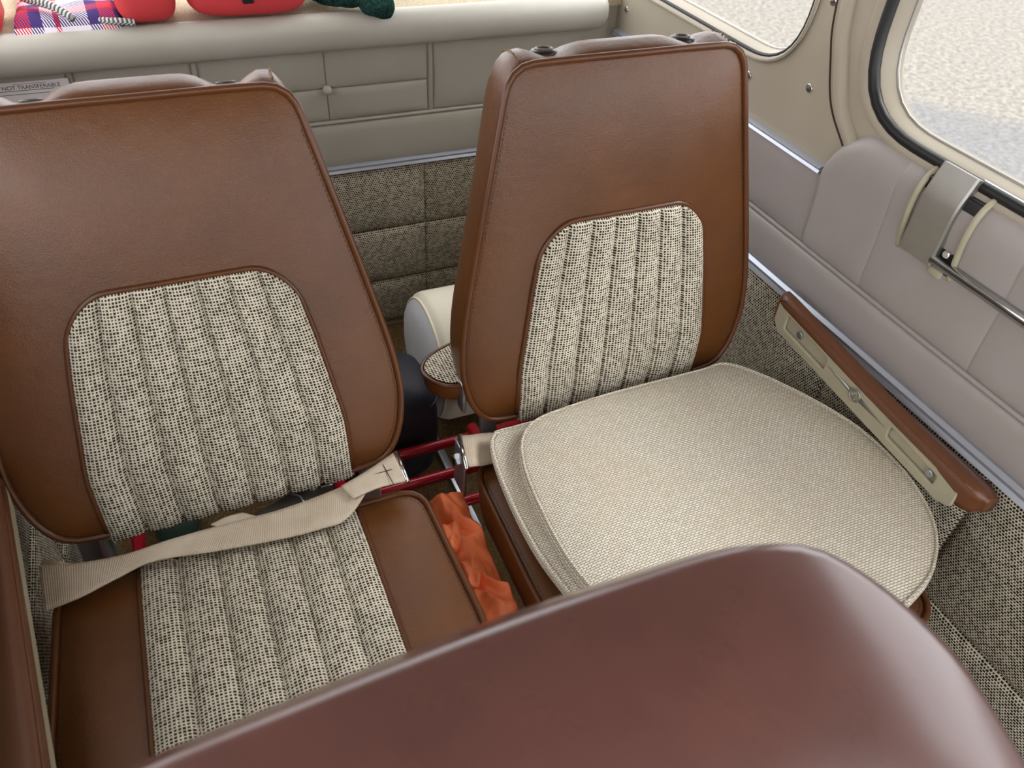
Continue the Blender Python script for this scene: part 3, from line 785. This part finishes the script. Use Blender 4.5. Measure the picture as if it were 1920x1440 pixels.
MB().add(*g_tube([(xb, .536, zb_), (xb, -.2, zb_)], .007, 12)).build('rod', M['chrome'], lb)
MB().add(*g_tube([(XR+.008, .536, .703), (XR+.008, -.2, .703)], .0045, 10)).build('sill_rod', M['chrome'], lb)
for y in (.412, .02): MB().add(*g_cyl((xb, y, zb_), (XR-.008, y, zb_-.004), .006, 10)).build('rod_support', M['cream'], lb)
bolt((xb+.004, .522, zb_+.014), -Xv, .005, .006, M['chrome'], lb, 14)
for y in (.594, .508):
    pp = smooth_path([(XR-.010, y, .588), (XR-.016, y, .615), (XR-.020, y, .645), (XR-.018, y, .672), (XR-.009, y, .689), (XR+.004, y, .698)], 5)
    MB().add(*g_tube(pp, .004, 10)).build('escutcheon_rim', M['cream'], lb)
MB().add(*g_rbox((XR-.008, .551, .64), (.012, .09, .10), .004, 2)).build('escutcheon', M['black'], lb)
MB().add(*g_rbox((XR-.010, .528, .588), (.012, .022, .012), .003, 2)).build('latch_foot', M['cream'], lb)

# ------------------------------------------------------------------ front seat near the camera
fs = thing('front_seat', (.09, -.05, 0), 'out-of-focus reddish brown leather front seat back in the near foreground', 'seat')
H = np.array([0, math.cos(math.radians(25)), math.sin(math.radians(25))]); N = np.array([0, -H[2], H[1]])
ff_ = Frame((0, .170, .762), Xv, H, N)
fo = [(.0, .006), (.10, .009), (.19, .008), (.233, .005), (.258, -.001), (.278, -.011), (.298, -.033), (.313, -.057), (.325, -.085), (.330, -.115), (.333, -.16), (.335, -.25), (.328, -.36), (.31, -.43), (.26, -.46), (.07, -.465), (-.12, -.46), (-.175, -.43), (-.195, -.36), (-.204, -.25), (-.20, -.165), (-.185, -.092), (-.16, -.045), (-.125, -.014), (-.08, .001)]
upholstered(ff_, fo, None, .10, .030, fs, 'backrest', M['front'], None, .02, .014, False, None, .004, False)
fb = MB().add(*g_rbox((.08, -.36, .36), (.46, .46, .13), .04, 4)).build('seat_cushion', M['front'], fs)
for x in (-.10, .26):
    MB().add(*g_cyl((x, -.20, .56), (x, -.16, .30), .012, 10)).build('back_bracket', M['zinc'], fs)
    for y in (-.48, -.12): MB().add(*g_cyl((x, y, .28), (x, y, .0), .012, 10)).build('leg', M['red'], fs)
kb = MB().add(*g_rbox((.800, .135, .055), (.05, .09, .11), .012, 3)).build('document_pouch', M['black_cloth'])
tag(kb, 'small black pouch on the floor against the right tweed wall', 'pouch')

# ------------------------------------------------------------------ bags and cloth on the floor
def g_super(c, s, e=.5, n=28, m=18, noise=0, rot=None):
    v = []; f = []
    sg = lambda x, p: math.copysign(abs(x)**p, x)
    for i in range(1, m):
        ph = -math.pi/2+math.pi*i/m
        for j in range(n):
            th = 2*math.pi*j/n
            p = np.array([sg(math.cos(ph), e)*sg(math.cos(th), e)*s[0]/2, sg(math.cos(ph), e)*sg(math.sin(th), e)*s[1]/2, sg(math.sin(ph), e)*s[2]/2])
            if noise: p = p*(1+noise*NZ.noise(Vector(p*14+np.array(c)*7)))
            v.append(p)
    k = len(v); v += [np.array([0, 0, -s[2]/2]), np.array([0, 0, s[2]/2])]
    f = grid_faces(m-1, n, False, True)+[(k, (j+1) % n, j) for j in range(n)]+[(k+1, (m-2)*n+j, (m-2)*n+(j+1) % n) for j in range(n)]
    if rot is not None: v = [rot@p for p in v]
    return [p+np.array(c) for p in v], f
from mathutils import noise as NZ
# white bolster
wbag = thing('bolster_bag', (.48, 1.10, 0), 'plump white canvas bolster on the floor behind the right seat', 'bag')
R0, yc, zc = .135, 1.10, .131
def barrel(x, r, k=32, ph=0):
    return [(x, yc+r*math.cos(a)*(1+.02*math.sin(3*a+x*20)), zc+r*math.sin(a)*(1 if math.sin(a) > -.9 else .99)) for a in np.linspace(0, 2*math.pi, k, endpoint=False)]
v = []; xs_ = [.352, .361, .37, .42, .50, .58, .63, .655, .664]; rs_ = [.115, .124, .127, .127, .126, .127, .125, .12, .10]
for x, r in zip(xs_, rs_): v += barrel(x, r)
mesh('bag_body', v, grid_faces(len(xs_), 32, False, True)+[tuple(range(32*8, 32*9))], M['offwhite'], wbag)
v = []; 
for x, r in ((.352, .115), (.343, .105), (.337, .085), (.334, .05)): v += barrel(x, r)
mesh('end_panel', v+[(.333, yc, zc)], grid_faces(4, 32, False, True)+[(128, 96+i, 96+(i+1) % 32) for i in range(32)], M['white'], wbag)
MB().add(*g_tube(barrel(.353, .117), .0022, 6, True)).build('end_piping', M['offwhite'], wbag)
nb = thing('navy_bag', (.20, 1.0, 0), 'dark navy soft bag on the floor behind the left seat', 'bag')
MB().add(*g_super((.19, .975, .115), (.262, .15, .23), .45, 36, 24, .05)).build('bag_body', M['navy'], nb)
sp_ = [(.19+.131*math.copysign(abs(math.cos(a))**.45, math.cos(a)), 0.975+.071*math.copysign(abs(math.sin(a))**.45, math.sin(a)), .185) for a in np.linspace(0, 2*math.pi, 60, endpoint=False)]
MB().add(*g_tube(sp_, .0025, 6, True)).build('seam_piping', M['navy'], nb)

# orange garment between the seats
og = thing('orange_garment', (.25, .57, 0), 'crumpled bright orange garment stuffed between the seats', 'garment')
v = []; nx, ny = 34, 70
for i in range(nx):
    for j in range(ny):
        a, b_ = i/(nx-1), j/(ny-1); x = .205+.069*a; y = .44+.25*b_
        ed = min(a, 1-a)*6; ee = min(b_, 1-b_)*9; e = min(1, ed, ee); e = math.sqrt(max(0, 1-(1-e)**2))
        p = Vector((x*16, y*13+x*9, 3.1)); z = .243+.008*b_+.018*(NZ.ridged_multi_fractal(p, .9, 2.1, 3, 1.0, 2.0)-1.0)
        k = abs(((y*1.0-x*.5)*11) % 1-.5); z += .034*(k-.25)
        v.append((x, y, max(.004, .004+(z-.004)*e)))
mesh('cloth', v, grid_faces(nx, ny), M['orange'], og)
def og_flap(px, z, name='pocket_flap'):
    P_ = resample(rounded_poly([onz(p, z)[:2] for p in px], [.006]*len(px), 4), 40); c = P_.mean(0); vv = [(c[0], c[1], z+.005)]; 
    for k, dz in ((.6, .004), (.93, .002), (1, -.001), (1, -.03)): vv += [tuple(c+(p-c)*k)+(z+dz+.003*math.sin(p[0]*300),) for p in P_]
    ff = [(0, 1+i, 1+(i+1) % 40) for i in range(40)]
    for r_ in range(3): ff += [(1+r_*40+i, 1+r_*40+(i+1) % 40, 1+(r_+1)*40+(i+1) % 40, 1+(r_+1)*40+i) for i in range(40)]
    mesh(name, vv, ff, M['orange'], og)
og_flap([(826, 985), (860, 976), (866, 1010), (858, 1030), (836, 1025)], .256)
og_flap([(862, 1050), (890, 1045), (905, 1066), (898, 1100), (878, 1095)], .254)

# dark green cloth seen under the left backrest
gc = MB().add(*g_super((-.135, .965, .03), (.07, .09, .06), .7, 24, 14, .3)).build('folded_cloth', M['greencloth'])
tag(gc, 'dark green folded cloth on the floor under the left seat back', 'cloth')

# ------------------------------------------------------------------ things on the shelf
ZS = .680
def on_shelf(px): return onz(px, ZS)
bkt = MB(); nx, ny = 30, 26; v = []; uv = []
for i in range(nx):
    for j in range(ny):
        x = -.178+.150*i/(nx-1); y = 1.400+.19*j/(ny-1)
        ez = min(1, j/3, i/3, (nx-1-i)/3, (ny-1-j)/3)
        z = ZS+.001+(.022+.006*NZ.noise(Vector((x*22, y*22, .5))))*math.sqrt(max(0, 1-(1-ez)**2))
        v.append((x, y-.035*(1-j/(ny-1))**2, z)); uv.append((x+.35*y*.2, y))
bk = mesh('plaid_blanket', v, grid_faces(nx, ny), M['plaid'], None, uv=uv)
tag(bk, 'red white and purple plaid blanket folded on the shelf', 'blanket')
rp = smooth_path([(-.186, 1.475, .717), (-.170, 1.440, .718), (-.150, 1.41, .717), (-.120, 1.384, .713), (-.095, 1.362, .701)], 10)
sacc = [0]
for i in range(1, len(rp)): sacc.append(sacc[-1]+float(np.linalg.norm(rp[i]-rp[i-1])))
tv, tf = g_tube(rp, .006, 10)
rc = mesh('cord', tv, tf, M['rope'], None, uv=[(sacc[i//10], (i % 10)/10) for i in range(len(tv))])
tag(rc, 'grey and white striped cord lying over the plaid blanket', 'cord')
rp2 = smooth_path([(-.060, 1.376, .692), (-.045, 1.368, .692), (-.030, 1.364, .692), (-.012, 1.362, .690)], 8)
tv, tf = g_tube(rp2, .005, 10); sacc = [0]
for i in range(1, len(rp2)): sacc.append(sacc[-1]+float(np.linalg.norm(rp2[i]-rp2[i-1])))
rc2 = mesh('cord', tv, tf, M['rope'], None, uv=[(sacc[i//10], (i % 10)/10) for i in range(len(tv))])
tag(rc2, 'short end of striped cord tucked under the plump red bag', 'cord')
rb = MB().add(*g_rbox((-.236, 1.412, ZS+.062), (.092, .10, .12), .012, 4)).build('red_case', M['redbox'])
tag(rb, 'red plastic case at the left end of the shelf', 'case')
def red_bag(x0, x1, label, zip_):
    t = thing('red_bag', ((x0+x1)/2, 1.45, ZS), label, 'bag', 'red cloth bags on the shelf')
    w = x1-x0; c = ((x0+x1)/2, 1.412, ZS+.060)
    b_ = MB().add(*g_super(c, (w, .118, .114), .5, 40, 26, .03)).build('bag_body', M['redcloth'], t)
    for yy, k in ((1.378, .93), (1.442, .93)):
        lp = [(c[0]+w/2*k*math.copysign(abs(math.cos(a))**.5, math.cos(a)), yy, c[2]+.0575*k*math.copysign(abs(math.sin(a))**.5, math.sin(a))) for a in np.linspace(0, 2*math.pi, 60, endpoint=False)]
        MB().add(*g_tube(lp, .0018, 6, True)).build('seam', M['redcloth'], b_)
    if zip_:
        MB().add(*g_rbox((c[0]-.005, 1.3535, ZS+.064), (.017, .006, .07), .002, 2)).build('zip_tab', M['black_cloth'], b_)
    return t
red_bag(-.036, .054, 'small plump red bag between plaid blanket and larger red bag', False)
red_bag(.066, .258, 'wide red bag with black zip tab on the shelf', True)
gp = smooth_path([(.272, 1.485, .714), (.285, 1.425, .712), (.312, 1.392, .714), (.348, 1.375, .712), (.366, 1.352, .698), (.372, 1.340, .680)], 8)
tv, tf = g_tube(gp, list(np.interp(np.linspace(0, 1, len(gp)), [0, .1, .5, .8, .93, 1], [.018, .028, .028, .024, .019, .008])), 20)
tv = [np.array(p)+np.array([NZ.noise(Vector(p)*38+Vector((0, 0, 9))), NZ.noise(Vector(p)*38), NZ.noise(Vector(p)*42+Vector((5, 0, 0)))])*.009 for p in tv]
gf = mesh('fleece_throw', tv, tf, M['green'], None)
tag(gf, 'dark green fleece throw drooping over the bulkhead roll', 'throw')
bs_ = on_shelf((748, -6)); ks = MB().add(*g_rbox((bs_[0], bs_[1]+.01, ZS+.006), (.05, .03, .012), .004, 3)).build('black_strap', M['black_cloth'])
tag(ks, 'black strap lying on the shelf carpet beside the fleece', 'strap')
# paper certificate on the bulkhead
pc = thing('certificate_card', (-.18, YB-.009, .57), 'white printed card fixed to the bulkhead behind the left seat', 'card')
yp = YB-.0085
MB().add(*g_box((-.181, yp, .5825), (.106, .001, .056))).build('card', M['paper'], pc, smooth=False)
def text(body, x, z, size, mat):
    cu = bpy.data.curves.new('lettering', 'FONT'); cu.body = body; cu.size = size
    tmp = bpy.data.objects.new('tmp', cu); COL.objects.link(tmp)
    dg = bpy.context.evaluated_depsgraph_get(); me = tmp.evaluated_get(dg).to_mesh()
    v = [(x+p.co.x, yp-.0008, z+p.co.y) for p in me.vertices]; f = [tuple(p.vertices) for p in me.polygons]
    tmp.evaluated_get(dg).to_mesh_clear(); bpy.data.objects.remove(tmp, do_unlink=True); bpy.data.curves.remove(cu)
    mesh('lettering', v, f, mat, pc, smooth=False)
text('NOT TRANSFERABLE', -.2215, .5995, .0086, M['ink'])
for k, (x0, x1, z) in enumerate(((-.232, -.150, .5975), (-.205, -.160, .6075), (-.146, -.131, .594), (-.150, -.131, .590), (-.232, -.158, .592))):
    MB().add(*g_box(((x0+x1)/2, yp-.0007, z), (x1-x0, .0004, .0006))).build('rule', M['pinkink' if k % 2 else 'ink'], pc, smooth=False)
